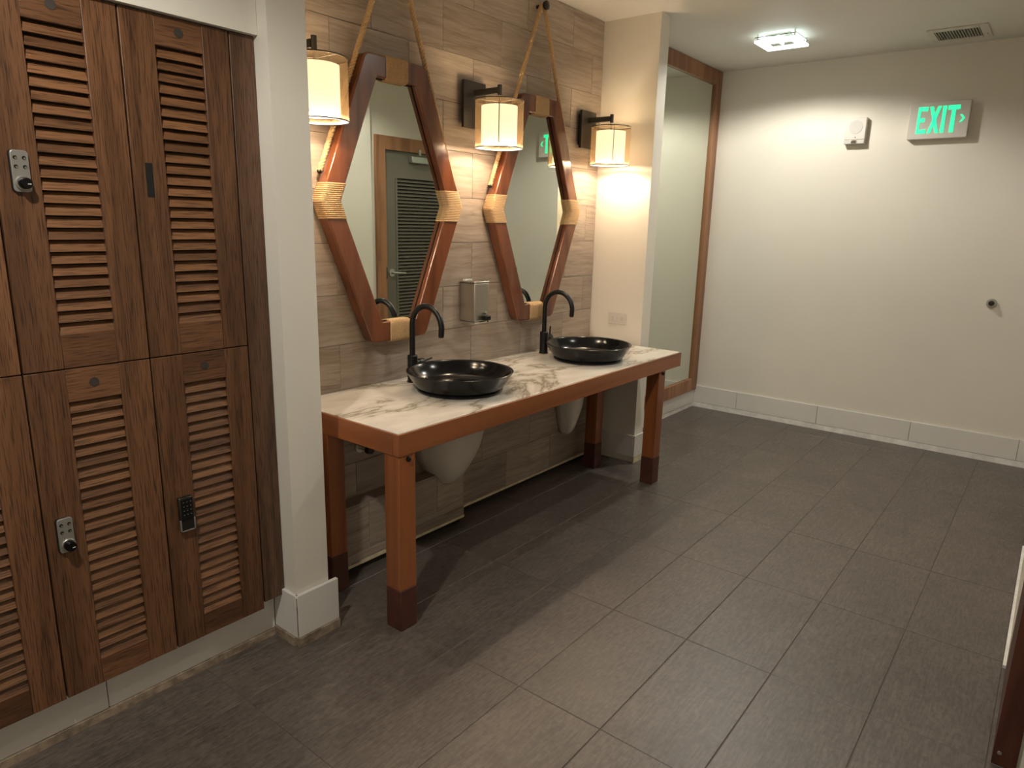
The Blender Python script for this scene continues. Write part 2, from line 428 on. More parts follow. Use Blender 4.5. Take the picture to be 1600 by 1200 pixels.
# ------------------------------------------------------------------ tall framed mirror in the alcove
tm = thing('framed_mirror', (-.77, -.005, .152), 'tall full-height mirror in brown wood frame beside the far wall', 'mirror')
fx0, fx1, fz0, fz1, fw_ = XP1+.004, .010, .152, H-.003, .104
fy0, fy1 = -.014, .0110
obj('frame_stile', B(fx1-fw_, fx1, fy0, fy1, fz0, fz1), MAT['casing'], tm, bevel=.003)
obj('frame_stile', B(fx0, fx0+fw_, fy0, fy1, fz0, fz1), MAT['casing'], tm, bevel=.003)
obj('frame_rail', B(fx0+fw_+.0005, fx1-fw_-.0005, fy0, fy1, fz0, fz0+fw_), MAT['casing'], tm, bevel=.003)
obj('frame_rail', B(fx0+fw_+.0005, fx1-fw_-.0005, fy0, fy1, fz1-fw_, fz1), MAT['casing'], tm, bevel=.003)
obj('glass', B(fx0+fw_, fx1-fw_, .004, .0105, fz0+fw_, fz1-fw_), MAT['mirror'], tm)

# ------------------------------------------------------------------ louvred door seen in the mirrors
d1 = bpy.data.objects.new('door_1', None); link(d1, None, ((DX0+DX1)/2, YD, 0)); d1['kind'] = 'structure'
cw = .118
obj('casing_stile', B(DX0-cw, DX0-.004, YD+.0005, YD+.022, 0, DZ+cw), MAT['casing'], d1, bevel=.002)
obj('casing_stile', B(DX1+.004, DX1+cw, YD+.0005, YD+.022, 0, DZ+cw), MAT['casing'], d1, bevel=.002)
obj('casing_head', B(DX0-.0035, DX1+.0035, YD+.0005, YD+.022, DZ+.004, DZ+cw), MAT['casing'], d1, bevel=.002)
yl0, yl1 = YD-.045, YD-.004
lx0, lx1, lz0, lz1 = DX0+.125, DX1-.125, .28, 1.86
leaf = obj('door_leaf', B(DX0, lx0, yl0, yl1, .008, DZ), MAT['door_paint'], d1)
obj('leaf_stile', B(lx1, DX1, yl0, yl1, .008, DZ), MAT['door_paint'], leaf)
obj('leaf_rail', B(lx0, lx1, yl0, yl1, lz1, DZ), MAT['door_paint'], leaf)
obj('leaf_rail', B(lx0, lx1, yl0, yl1, .008, lz0), MAT['door_paint'], leaf)
obj('leaf_back', B(lx0, lx1, yl0, yl0+.004, lz0, lz1), MAT['void'], leaf)
for s in (lx0, lx1-.02): obj('louvre_frame', B(s, s+.02, yl1, yl1+.006, lz0, lz1), MAT['door_paint'], leaf)
nsl = 52; sl = None
for k in range(nsl):
    zc = lz0 + (k+.5)*(lz1-lz0)/nsl
    if sl is None:
        bm = bmesh.new(); hw = (lx1-lx0)/2-.001
        prism(bm, [(-.016, .011), (.016, -.011), (.016, -.016), (-.016, .006)], lambda a, b, d: Vector((d, a, b)), -hw, hw)
        sl = finish_mesh(bm, 'louvre_slat', MAT['door_paint'], None)
    inst('louvre_slat', sl, leaf, ((lx0+lx1)/2, (yl0+yl1)/2+.004, zc))
hd = obj('handle', tube(bmesh.new(), [(DX0+.065, yl1, 1.03), (DX0+.065, yl1+.012, 1.03)], .034, 24), MAT['silver_plate'], d1, smooth=40)
obj('lever', tube(bmesh.new(), [(DX0+.065, yl1+.012, 1.03), (DX0+.065, yl1+.05, 1.03), (DX0+.085, yl1+.058, 1.03), (DX0+.185, yl1+.055, 1.025)], [.011, .011, .012, .010], 12), MAT['silver_plate'], hd, smooth=60)
cl = obj('door_closer', B(DX0+.29, DX0+.52, yl1, yl1+.05, DZ-.085, DZ-.03), MAT['silver_plate'], d1, bevel=.004)
obj('closer_arm', B(DX0+.36, DX0+.385, yl1+.05, yl1+.065, DZ-.02, DZ+.03), MAT['silver_plate'], cl)
obj('strike', B(DX0-.016, DX0-.006, YD+.022, YD+.024, .98, 1.08), MAT['bronze'], d1)

# ------------------------------------------------------------------ lockers
LY = -.318
def slat_mesh(w):
    bm = bmesh.new()
    # cross-section (depth y, height z): lower edge leans out of the door
    prism(bm, [(-.0065, -.0135), (-.0005, -.0145), (.0125, .0105), (.0075, .0125)], lambda a, b, d: Vector((d, a, b)), -w/2, w/2)
    return finish_mesh(bm, 'slat', MAT['oak_slat'], None)
SW = .134; SLAT = slat_mesh(SW-.001)
def locker(x0, x1, z0, z1, zl0, zl1, label):
    t = thing('locker', ((x0+x1)/2, LY, z0), label, 'locker', 'louvred wooden lockers in the wall')
    obj('body', B(x0+.001, x1-.001, LY+.024, .10, z0+.001, z1-.001), MAT['void'], t)
    g = .0022
    dx0, dx1, dz0, dz1 = x0+g, x1-g, z0+g*.7, z1-g*.7
    sx0 = (x0+x1)/2 - SW/2 + .005; sx1 = sx0 + SW
    y0, y1 = LY, LY+.021
    door = obj('door', B(sx0, sx1, y1-.003, y1, zl0, zl1), MAT['void'], t)
    obj('stile', B(dx0, sx0, y0, y1, dz0, dz1), MAT['oak_z'], door, bevel=.0015)
    obj('stile', B(sx1, dx1, y0, y1, dz0, dz1), MAT['oak_z'], door, bevel=.0015)
    obj('rail', B(sx0+.0003, sx1-.0003, y0+.0008, y1, dz0, zl0), MAT['oak_x'], door, bevel=.001)
    obj('rail', B(sx0+.0003, sx1-.0003, y0+.0008, y1, zl1, dz1), MAT['oak_x'], door, bevel=.001)
    n = 25; p = (zl1-zl0)/n
    for k in range(n):
        inst('slat', SLAT, door, ((sx0+sx1)/2, y0+.0085, zl0+(k+.45)*p))
    pz = (zl1+dz1)/2 + .002
    obj('plug', tube(bmesh.new(), [((sx0+sx1)/2, y0-.0004, pz), ((sx0+sx1)/2, y0+.004, pz)], .0125, 24), MAT['plug'], door)
    return t, door
def dial_lock(t, cx, zc):
    w, h, r = .019, .049, .008; y = LY
    poly = []
    for sx, sz, a0 in ((1, 1, 0), (-1, 1, 90), (-1, -1, 180), (1, -1, 270)):
        for a in (0, 30, 60, 90):
            an = math.radians(a0+a); poly.append((sx*(w-r)+r*math.cos(an), sz*(h-r)+r*math.sin(an)))
    lk = obj('dial_lock', prism(bmesh.new(), poly, lambda a, b, d: Vector((cx+a, d, zc+b)), y-.010, y-.0002), MAT['zinc'], t, bevel=.0015)
    lk['label'] = 'grey metal combination lock with black dial'
    obj('lock_back', prism(bmesh.new(), [(a*1.02-.002, b*1.0) for a, b in poly], lambda a, b, d: Vector((cx+a, d, zc+b)), y-.004, y-.0001), MAT['black'], lk)
    for i in range(2):
        for j in range(2):
            px, pz = cx+(-.0095+.019*i), zc+.031-.021*j
            bm = bmesh.new(); tube(bm, [(px, y-.0106, pz), (px, y-.0095, pz)], .0046, 16); obj('button_well', bm, MAT['black'], lk)
            bm = bmesh.new(); tube(bm, [(px+.0008, y-.0118, pz-.0012), (px+.0008, y-.0104, pz-.0012)], .0028, 12); obj('button', bm, MAT['chrome'], lk)
    zk = zc-.028; cx2 = cx+.002
    obj('dial_ring', tube(bmesh.new(), [(cx2, y-.0095, zk), (cx2, y-.0135, zk), (cx2, y-.015, zk)], [.0178, .0178, .0165], 28), MAT['zinc'], lk, smooth=40)
    obj('dial', tube(bmesh.new(), [(cx2, y-.0145, zk), (cx2, y-.030, zk), (cx2, y-.034, zk)], [.0140, .0135, .0115], 24), MAT['black_gloss'], lk, smooth=40)
    obj('dial_mark', B(cx2+.001, cx2+.0085, y-.0346, y-.0339, zk-.003, zk-.0008), MAT['clear_plastic'], lk)
X0, X1, X2, X3 = -5.228, -4.9165, -4.602, -4.295
Z0, ZM, Z1 = .153, 1.0895, 2.0165
UP, LO = (1.181, 1.937), (.232, .999)
la, _ = locker(X0, X1, ZM, Z1, *UP, 'upper oak louvred locker door cut off at the left picture edge')
lb, _ = locker(X0, X1, Z0, ZM, *LO, 'lower oak louvred locker door cut off at the left picture edge')
l1, _ = locker(X1, X2, ZM, Z1, *UP, 'upper oak louvred locker with silver dial lock')
l2, _ = locker(X1, X2, Z0, ZM, *LO, 'lower oak louvred locker with silver dial lock')
l3, dr3 = locker(X2, X3, ZM, Z1, *UP, 'upper oak louvred locker with empty black lock slot beside the white pier')
l4, _ = locker(X2, X3, Z0, ZM, *LO, 'lower oak louvred locker with black keypad lock beside the white pier')
dial_lock(l1, -4.864, 1.585); dial_lock(l2, -4.870, .640)
obj('lock_slot', B(-4.5665, -4.5465, LY-.0006, LY+.004, 1.537, 1.628), MAT['void'], l3, label='empty black lock slot')
obj('slot_edge', B(-4.5465, -4.5440, LY-.0010, LY+.004, 1.535, 1.630), MAT['oak_dark_z'], l3)
kx, kz = -4.544, .598
kp = obj('keypad_lock', B(kx-.0225, kx+.0225, LY-.016, LY-.0002, kz-.056, kz+.054), MAT['bronze'], l4, bevel=.005, label='dark keypad lock with small black keys')
obj('key_panel', B(kx-.0165, kx+.0180, LY-.0172, LY-.0155, kz-.022, kz+.046), MAT['black'], kp)
for i in range(3):
    for j in range(5):
        ax, az = kx-.0100+.0108*i, kz+.0385-.0135*j
        key = obj('key', B(ax-.0042, ax+.0042, LY-.0190, LY-.0170, az-.0048, az+.0048), MAT['black'], kp, bevel=.0008)
        if j < 4: obj('key_mark', B(ax-.0018, ax+.0018, LY-.0194, LY-.0191, az-.001, az+.001), MAT['zinc'], kp)
for s in (-1, 1): obj('edge_rim', B(kx+s*.0215-.002, kx+s*.0215+.002, LY-.0185, LY-.010, kz-.054, kz-.018), MAT['zinc'], kp, bevel=.001)
obj('edge_rim', B(kx-.0195, kx+.0195, LY-.0180, LY-.010, kz-.0565, kz-.0535), MAT['zinc'], kp, bevel=.001)
fp = tag(obj('filler_panel', B(X3+.003, -4.2135, LY+.002, LY+.022, .176, Z1), MAT['oak_dark_z'], bevel=.0015), 'narrow dark oak filler panel between lockers and white pier', 'panel')

# ------------------------------------------------------------------ vanity table
TX0, TX1, TY0, TY1, TZ, TA = -3.9266, -1.6735, -.6128, .040, .7650, .0815
vt = thing('vanity_table', ((TX0+TX1)/2, (TY0+TY1)/2, 0), 'long reddish wooden vanity table with four square legs and dark feet', 'table')
obj('apron', B(TX0, TX1, TY0, TY0+.032, TZ-TA, TZ), MAT['cherry_x'], vt, bevel=.002, label='front apron')
obj('apron', B(TX0, TX0+.032, TY0+.0325, TY1, TZ-TA, TZ), MAT['cherry_y'], vt, bevel=.002, label='left end apron')
obj('apron', B(TX1-.032, TX1, TY0+.0325, TY1, TZ-TA, TZ), MAT['cherry_y'], vt, bevel=.002, label='right end apron')
obj('subtop', B(TX0+.033, TX1-.033, TY0+.033, TY1-.002, TZ-.040, TZ-.024), MAT['cherry_x'], vt)
LS = .078
for lx, ly, nm in ((TX0+.004, TY0+.004, 'f'), (-1.930, TY0+.008, 'f'), (TX0+.004, -.205, 'b'), (-1.930, -.205, 'b')):
    zt = TZ-TA-.0005
    lg = obj('leg', B(lx, lx+LS, ly, ly+LS, .163, zt), MAT['cherry_z'], vt, bevel=.002)
    obj('boot', B(lx-.0012, lx+LS+.0012, ly-.0012, ly+LS+.0012, .0, .1628), MAT['boot'], lg, bevel=.003)
    if nm == 'f':
        bx, bz = lx+.042, .668
        obj('bolt', tube(bmesh.new(), [(bx, ly-.0005, bz), (bx, ly-.008, bz), (bx, ly-.011, bz)], [.0095, .009, .006], 16), MAT['black'], lg, smooth=40)
mt = obj('marble_countertop', B(TX0+.007, TX1-.007, TY0+.007, W-.0015, TZ-.0235, TZ+.0035), MAT['marble'], bevel=.002)
tag(mt, 'white veined marble countertop set into the vanity table', 'countertop')
ZC = TZ+.0035

# ------------------------------------------------------------------ basins
def basin(cx, cy, label):
    t = thing('vessel_basin', (cx, cy, ZC), label, 'sink', 'black vessel basins on the countertop')
    z = ZC
    prof = [(.186, z), (.190, z+.004), (.190, z+.010), (.185, z+.014), (.196, z+.024), (.214, z+.050), (.229, z+.076), (.2345, z+.084), (.2365, z+.0875), (.2345, z+.0895),
            (.228, z+.0890), (.2235, z+.085), (.213, z+.066), (.192, z+.036), (.170, z+.022), (.150, z+.019), (.06, z+.0145), (.022, z+.0135)]
    obj('bowl', lathe(bmesh.new(), (cx, cy), prof, 72), MAT['black_gloss'], t, smooth=50)
    dr = obj('drain', lathe(bmesh.new(), (cx, cy), [(.030, z+.0140), (.030, z+.0165), (.026, z+.018), (.010, z+.0172), (.0, z+.0172)], 24), MAT['bronze'], t, smooth=40)
    for k, (a, r) in enumerate(((.4, .075), (1.1, .06), (2.0, .085), (5.2, .09))):
        obj('water_drop', lathe(bmesh.new(), (cx+r*math.cos(a), cy+r*math.sin(a)), [(.003, z+.0160), (.0026, z+.0178), (0, z+.0188)], 8), MAT['chrome'], dr, smooth=60)
    return t
basin(-3.288, -.312, 'black round vessel basin nearest the lockers')
basin(-2.270, -.333, 'black round vessel basin nearest the far pier')

# ------------------------------------------------------------------ faucets
def faucet(cx, cy, lever_up, label):
    t = thing('faucet', (cx, cy, ZC), label, 'faucet', 'black gooseneck faucets')
    z = ZC
    obj('body', tube(bmesh.new(), [(cx, cy, z), (cx, cy, z+.006), (cx, cy, z+.0065), (cx, cy, z+.122), (cx, cy, z+.125)], [.0265, .0265, .0235, .0235, .020], 28), MAT['black'], t, smooth=40)
    R = .092; zt = 1.138-.0135-R
    pts = [(cx, cy, z+.122), (cx, cy, z+.18), (cx, cy, zt)]
    for k in range(1, 21):
        a = math.pi*k/20*1.02; pts.append((cx, cy-R+R*math.cos(a), zt+R*math.sin(a)))
    p = pts[-1]; pts.append((cx, p[1]+.002, p[2]-.026))
    obj('spout', tube(bmesh.new(), pts, .0130, 20), MAT['black'], t, smooth=50)
    e = pts[-1]; obj('aerator', tube(bmesh.new(), [(e[0], e[1], e[2]+.002), (e[0], e[1], e[2]-.006)], .0115, 16), MAT['bronze'], t, smooth=40)
    zh = z+.085
    st = obj('valve_stub', tube(bmesh.new(), [(cx+.018, cy, zh), (cx+.036, cy, zh), (cx+.037, cy, zh), (cx+.068, cy, zh), (cx+.071, cy, zh)], [.0155, .0155, .0175, .0175, .015], 20), MAT['black'], t, smooth=40)
    if lever_up: q = [(cx+.056, cy, zh+.012), (cx+.060, cy, zh+.065)]
    else: q = [(cx+.066, cy, zh+.002), (cx+.118, cy-.006, zh+.012)]
    obj('lever', tube(bmesh.new(), q, .0048, 12), MAT['black'], st, smooth=40)
faucet(-3.326, -.052, False, 'black gooseneck faucet behind the basin nearest the lockers')
faucet(-2.300, -.052, True, 'black gooseneck faucet with upright lever behind the far basin')

# ------------------------------------------------------------------ pipe shrouds and valve under the counter
def shroud(cx, ws, wd, label):
    t = thing('pipe_shroud', (cx, -.15, .26), label, 'pipe cover', 'white pipe covers under the basins')
    bm = bmesh.new(); rows = []
    lv = [(.6805, .186, .29), (.60, .183, .275), (.50, .174, .25), (.44, .162, .235), (.39, .140, .215), (.345, .112, .195), (.305, .083, .175), (.278, .056, .150), (.268, .034, .130)]
    n = 20
    for z, hw, dp in lv:
        hw *= ws; dp = .05+(dp-.05)*wd; z -= .026
        row = []
        for k in range(n+1):
            a = math.pi*k/n
            e = .62
            x = cx - hw*math.copysign(abs(math.cos(a))**e, math.cos(a)); y = -.047 - (dp-.05)*abs(math.sin(a))**e
            row.append(bm.verts.new((x, y, z)))
        rows.append(row)
    for a, b in zip(rows, rows[1:]):
        for k in range(n): bm.faces.new((a[k], a[k+1], b[k+1], b[k]))
    bm.faces.new(rows[-1])
    o = obj('cover', bm, MAT['ceramic'], t, smooth=60)
    s = o.modifiers.new('thick', 'SOLIDIFY'); s.thickness = .004; s.offset = -1
    for dx in (-.02*ws, .012*ws): obj('screw', tube(bmesh.new(), [(cx+dx, -.047-.237*wd, .585), (cx+dx, -.047-.241*wd, .585)], .004, 10), MAT['bronze'], t)
shroud(-3.150, 1.0, 1.0, 'white moulded pipe cover under the basin nearest the lockers')
shroud(-2.072, .45, .65, 'white moulded pipe cover under the far basin, beside the back leg')
vv = thing('shutoff_valve', (-3.64, -.046, .50), 'small grey shutoff valve on the wall under the counter', 'valve')
obj('flange', tube(bmesh.new(), [(-3.64, -.0455, .53), (-3.64, -.052, .53)], .026, 20), MAT['steel'], vv, smooth=40)
obj('valve_body', tube(bmesh.new(), [(-3.64, -.052, .53), (-3.64, -.105, .53)], .012, 14), MAT['steel'], vv, smooth=40)
obj('valve_handle', tube(bmesh.new(), [(-3.64, -.105, .53), (-3.64, -.125, .53)], [.021, .018], 12), MAT['bronze'], vv, smooth=40)
obj('supply_tube', tube(bmesh.new(), [(-3.64, -.08, .535), (-3.64, -.08, .60), (-3.60, -.08, .68)], .006, 10), MAT['steel'], vv, smooth=40)

# ------------------------------------------------------------------ soap dispenser
sd = thing('soap_dispenser', (-2.862, .041, 1.0), 'brushed steel soap dispenser on the stone wall between the mirrors', 'soap dispenser')
obj('body', B(-2.912, -2.803, -.062, .0405, 1.004, 1.196), MAT['steel'], sd, bevel=.006, seg=3)
ld = obj('lid', B(-2.914, -2.801, -.064, .0405, 1.1965, 1.206), MAT['steel'], sd, bevel=.004, seg=3)
obj('lid_hinge', tube(bmesh.new(), [(-2.905, .030, 1.210), (-2.835, .030, 1.210)], .0055, 10), MAT['chrome'], ld, smooth=40)
obj('base_lip', B(-2.913, -2.802, -.0635, .0405, .998, 1.0035), MAT['chrome'], sd, bevel=.002)
sp_ = obj('spout', B(-2.855, -2.815, -.089, -.0622, 1.010, 1.034), MAT['black'], sd, bevel=.004)
obj('push_button', tube(bmesh.new(), [(-2.838, -.0625, 1.047), (-2.838, -.074, 1.047), (-2.838, -.077, 1.047)], [.008, .008, .005], 14), MAT['chrome'], sd, smooth=40)
obj('nozzle', tube(bmesh.new(), [(-2.832, -.080, 1.0105), (-2.832, -.080, 1.001)], .004, 10), MAT['black'], sp_)

# ------------------------------------------------------------------ hexagonal rope mirrors
def fillet(poly, r, seg):
    out = []; n = len(poly)
    for i in range(n):
        p, a, b = Vector(poly[i]), Vector(poly[i-1]), Vector(poly[(i+1) % n])
        d1, d2 = (a-p).normalized(), (b-p).normalized()
        ang = d1.angle(d2); t = r/math.tan(ang/2); c = p + (d1+d2).normalized()*(r/math.sin(ang/2))
        s, e = p+d1*t-c, p+d2*t-c
        a0 = math.atan2(s.y, s.x); da = math.atan2(e.y, e.x)-a0
        while da > math.pi: da -= 2*math.pi
        while da < -math.pi: da += 2*math.pi
        for k in range(seg+1): out.append((c.x+r*math.cos(a0+da*k/seg), c.y+r*math.sin(a0+da*k/seg)))
    return out
def inset(poly, d):
    n = len(poly); out = []
    for i in range(n):
        p, a, b = Vector(poly[i]), Vector(poly[i-1]), Vector(poly[(i+1) % n])
        n1 = (p-a).normalized(); n2 = (b-p).normalized()
        n1 = Vector((-n1.y, n1.x)); n2 = Vector((-n2.y, n2.x))
        bis = (n1+n2).normalized(); out.append(tuple(p + bis*(d/bis.dot(n1))))
    return out
def rope_loop(bm, c, u, v, hu, hv, r, n=6):
    """closed ring around a rounded rectangular bar; centre c, bar section axes u, v with half sizes hu, hv"""
    q = []; cr = .012
    for su, sv, a0 in ((1, 1, 0), (-1, 1, 90), (-1, -1, 180), (1, -1, 270)):
        for a in (0, 45, 90):
            an = math.radians(a0+a); q.append(c + u*(su*(hu-cr)+cr*math.cos(an)) + v*(sv*(hv-cr)+cr*math.sin(an)))
    rings = []; m_ = len(q)
    ax = u.cross(v).normalized()
    for i in range(m_):
        d = (q[(i+1) % m_]-q[i-1]).normalized(); o = d.cross(ax).normalized()
        rings.append([bm.verts.new(q[i] + (o*math.cos(t)+ax*math.sin(t))*r) for t in (2*math.pi*k/n for k in range(n))])
    for i in range(m_):
        a, b = rings[i], rings[(i+1) % m_]
        for k in range(n): bm.faces.new((a[k], a[(k+1) % n], b[(k+1) % n], b[k]))
def twisted(bm, p0, p1, r, turns, steps=60):
    p0, p1 = Vector(p0), Vector(p1); d = p1-p0; u, w = frame_of(d)
    for s in range(3):
        pts = [p0 + d*(k/steps) + (u*math.cos(2*math.pi*(turns*k/steps+s/3)) + w*math.sin(2*math.pi*(turns*k/steps+s/3)))*r*.52 for k in range(steps+1)]
        tube(bm, pts, r*.56, 6)
    return bm
def hex_mirror(cx, label, peg_label):
    zt, zm, zb, ht, hm, hb = 2.142, 1.560, .968, .166, .404, .160
    yb, yf = .036, -.024; fwid = .088
    hexa = [(-hb, zb), (hb, zb), (hm, zm), (ht, zt), (-ht, zt), (-hm, zm)]
    t = thing('rope_mirror', (cx, W, zb), label, 'mirror', 'hexagonal rope-hung mirrors')
    inner = inset(hexa, fwid)
    O, I = fillet(hexa, .036, 5), fillet(inner, .003, 5)
    bm = bmesh.new(); n = len(O)
    fo = [bm.verts.new((cx+a, yf, b)) for a, b in O]; bo = [bm.verts.new((cx+a, yb, b)) for a, b in O]
    fi = [bm.verts.new((cx+a, yf, b)) for a, b in I]; bi = [bm.verts.new((cx+a, yb, b)) for a, b in I]
    for k in range(n):
        j = (k+1) % n
        bm.faces.new((fo[k], fo[j], fi[j], fi[k])); bm.faces.new((bo[j], bo[k], bi[k], bi[j]))
        bm.faces.new((bo[k], bo[j], fo[j], fo[k])); bm.faces.new((fi[k], fi[j], bi[j], bi[k]))
    obj('frame', bm, MAT['frame_wood'], t, bevel=.007, seg=3)
    # glass
    gl = inset(hexa, fwid-.010)
    obj('glass', prism(bmesh.new(), gl, lambda a, b, d: Vector((cx+a, d, b)), .004, .010), MAT['mirror'], t)
    la_, lb_ = inset(hexa, fwid-.001), inset(hexa, fwid+.0035); bm = bmesh.new()
    ra = [bm.verts.new((cx+a, .0036, b)) for a, b in la_]; rb = [bm.verts.new((cx+a, .0036, b)) for a, b in lb_]
    rc = [bm.verts.new((cx+a, .0016, b)) for a, b in la_]; rd = [bm.verts.new((cx+a, .0016, b)) for a, b in lb_]
    for k in range(6):
        j = (k+1) % 6
        for f in ((rc[k], rc[j], rd[j], rd[k]), (rd[k], rd[j], rb[j], rb[k]), (ra[j], ra[k], rb[k], rb[j]), (rc[j], rc[k], ra[k], ra[j])): bm.faces.new(f)
    obj('glass_gap_shade', bm, MAT['void'], t)  # black ring stands in for the shaded gap between glass and frame
    # rope wraps
    mid = inset(hexa, fwid/2); hu, hv = fwid/2+.001, (yb-yf)/2+.001; yc = (yb+yf)/2; V = Vector((0, 1, 0))
    for zc in (mid[4][1], mid[0][1]):
        bm = bmesh.new()
        for k in range(14): rope_loop(bm, Vector((cx-.055+.11*k/13, yc, zc)), Vector((0, 0, 1)), V, hu, hv, .0048)
        obj('rope_wrap', bm, MAT['rope'], t, smooth=70)
    for s in (1, -1):
        bm = bmesh.new(); k = 2 if s > 0 else 5
        pm = Vector(mid[k])
        for e in (1, -1):
            pe = Vector(mid[3 if s > 0 else 4] if e > 0 else mid[1 if s > 0 else 0])
            d = (pe-pm).normalized(); nrm = Vector((d.y, -d.x))
            for q in range(9):
                # the rings turn from the bisector to the bar's own section, like a mitre
                uu = Vector((1, 0))
                L = hu/abs(uu.dot(nrm))
                c2 = pm + d*(.0040+.0084*q)
                rope_loop(bm, Vector((cx+c2.x, yc, c2.y)), Vector((uu.x, 0, uu.y)), V, L, hv, .0048)
        obj('rope_wrap', bm, MAT['rope'], t, smooth=70)
    # hanging rope with eye screws, and the wall peg
    peg = (cx+.014, .030, 2.588)
    for s in (1, -1):
        end = (cx+s*.378, .012, 1.672)
        bm = twisted(bmesh.new(), (peg[0]+s*.012, .002, peg[2]+.004), end, .0120, 24, 110)
        obj('hanging_rope', bm, MAT['rope'], t, smooth=70)
        obj('eye_screw', tube(bmesh.new(), [(end[0]-s*.012, .012, end[2]+.004), (end[0], .012, end[2]), (end[0]+s*.010, .012, end[2]-.002)], [.008, .011, .006], 10), MAT['bronze'], t, smooth=60)
    pg = obj('wall_peg', tube(bmesh.new(), [(peg[0], .0415, peg[2]), (peg[0], -.012, peg[2]), (peg[0], -.013, peg[2]), (peg[0], -.024, peg[2]), (peg[0], -.028, peg[2])], [.009, .009, .022, .022, .014], 18), MAT['bronze'], smooth=40)
    tag(pg, peg_label, 'peg', 'pegs holding the rope mirrors')
hex_mirror(-3.372, 'hexagonal wood mirror with rope wraps nearest the lockers', 'dark round wall peg above the mirror nearest the lockers')
hex_mirror(-2.345, 'hexagonal wood mirror with rope wraps nearest the far pier', 'dark round wall peg above the mirror nearest the far pier')

# ------------------------------------------------------------------ wall sconces
def sconce(cx, label):
    cy, z0, z1 = -.148, 1.832, 2.042; ro, ri = .113, .084
    t = thing('wall_sconce', (cx, W, 1.93), label, 'wall lamp', 'drum-shade wall sconces')
    obj('backplate', B(cx-.078, cx+.078, .005, .020, 1.930, 2.140), MAT['bronze'], t, bevel=.0015)
    obj('standoff', B(cx-.055, cx+.055, .0205, .0412, 1.95, 2.12), MAT['black'], t)
    obj('arm', B(cx-.010, cx+.010, cy+.010, .0045, 2.074, 2.102), MAT['bronze'], t, bevel=.001)
    obj('arm_cap', tube(bmesh.new(), [(cx, cy, 2.066), (cx, cy, 2.112)], .0105, 16), MAT['bronze'], t, smooth=40)
    obj('stem', tube(bmesh.new(), [(cx, cy, 2.0655), (cx, cy, z1-.004)], .004, 10), MAT['chrome'], t, smooth=40)
    sh = obj('outer_shade', lathe_wall(cx, cy, ro, z0, z1), MAT['sheer'], t, smooth=60)
    for z in (z0, z1):
        obj('shade_rim', lathe(bmesh.new(), (cx, cy), [(ro-.0008, z-.0022), (ro+.0016, z-.0022), (ro+.0016, z+.0022), (ro-.0008, z+.0022)], 48, True), MAT['bronze'], sh, smooth=50)
    ins = obj('inner_shade', lathe(bmesh.new(), (cx, cy), [(ri-.002, z0+.018), (ri, z0+.018), (ri, z1-.024), (ri-.002, z1-.024)], 48, True), MAT['shade_in'], t, smooth=50)
    sa = math.radians(-141)
    obj('seam', tube(bmesh.new(), [(cx+(ro+.0006)*math.cos(sa), cy+(ro+.0006)*math.sin(sa), z0+.004+k*(z1-z0-.008)/6) for k in range(7)], .0024, 6), MAT['seam'], sh)
    for k in range(3):
        a = k*2.094+.6
        obj('spider_arm', tube(bmesh.new(), [(cx, cy, z1-.003), (cx+ro*.99*math.cos(a), cy+ro*.99*math.sin(a), z1-.001)], .0018, 6), MAT['bronze'], sh)
    obj('bottom_ring', lathe(bmesh.new(), (cx, cy), [(ri+.001, z0+.0005), (ro-.002, z0+.0005), (ro-.002, z0+.0025), (ri+.001, z0+.0025)], 48, True), MAT['diffuser'], t, smooth=50)
    obj('bulb', lathe(bmesh.new(), (cx, cy), [(0, z0+.040), (.016, z0+.046), (.024, z0+.062), (.022, z0+.080), (.012, z0+.105), (.010, z0+.125)], 20), MAT['diffuser'], t, smooth=60)
    obj('lamp_rod', tube(bmesh.new(), [(cx, cy, z0+.126), (cx, cy, z1-.0045)], .006, 10), MAT['bronze'], t, smooth=40)
    ld_ = bpy.data.lights.new('sconce_light', 'POINT'); ld_.energy = SCONCE_W; ld_.color = (1, .79, .57); ld_.shadow_soft_size = .018
    lo_ = bpy.data.objects.new('sconce_light', ld_); link(lo_, t, (cx, cy-.02, z0+.036))
def lathe_wall(cx, cy, r, z0, z1):
    bm = bmesh.new(); n = 56
    a = [bm.verts.new((cx+r*math.cos(2*math.pi*k/n), cy+r*math.sin(2*math.pi*k/n), z0)) for k in range(n)]
    b = [bm.verts.new((cx+r*math.cos(2*math.pi*k/n), cy+r*math.sin(2*math.pi*k/n), z1)) for k in range(n)]
    for k in range(n): bm.faces.new((a[k], a[(k+1) % n], b[(k+1) % n], b[k]))
    return bm
sconce(-3.872, 'drum-shade wall sconce half hidden by the white pier beside the lockers')
sconce(-2.850, 'drum-shade wall sconce between the two mirrors')
sconce(-1.838, 'drum-shade wall sconce next to the far pier')

# ------------------------------------------------------------------ outlet, exit sign, alarm, door stop
ol = thing('power_outlet', (XP0, -.157, .885), 'white double power outlet low on the far pier', 'outlet')
obj('plate', B(XP0-.006, XP0-.0003, -.223, -.091, .885, .957), MAT['white_plastic'], ol, bevel=.002)
for yy in (-.190, -.124):
    r = obj('receptacle', B(XP0-.0075, XP0-.006, yy-.021, yy+.021, .904, .938), MAT['white_plastic'], ol, bevel=.002)
    for dz in (-.006, .006): obj('slot', B(XP0-.0079, XP0-.0074, yy-.006, yy+.004, .921+dz-.001, .921+dz+.001), MAT['void'], r)
obj('screw', tube(bmesh.new(), [(XP0-.0062, -.157, .921), (XP0-.0072, -.157, .921)], .003, 10), MAT['steel'], ol)

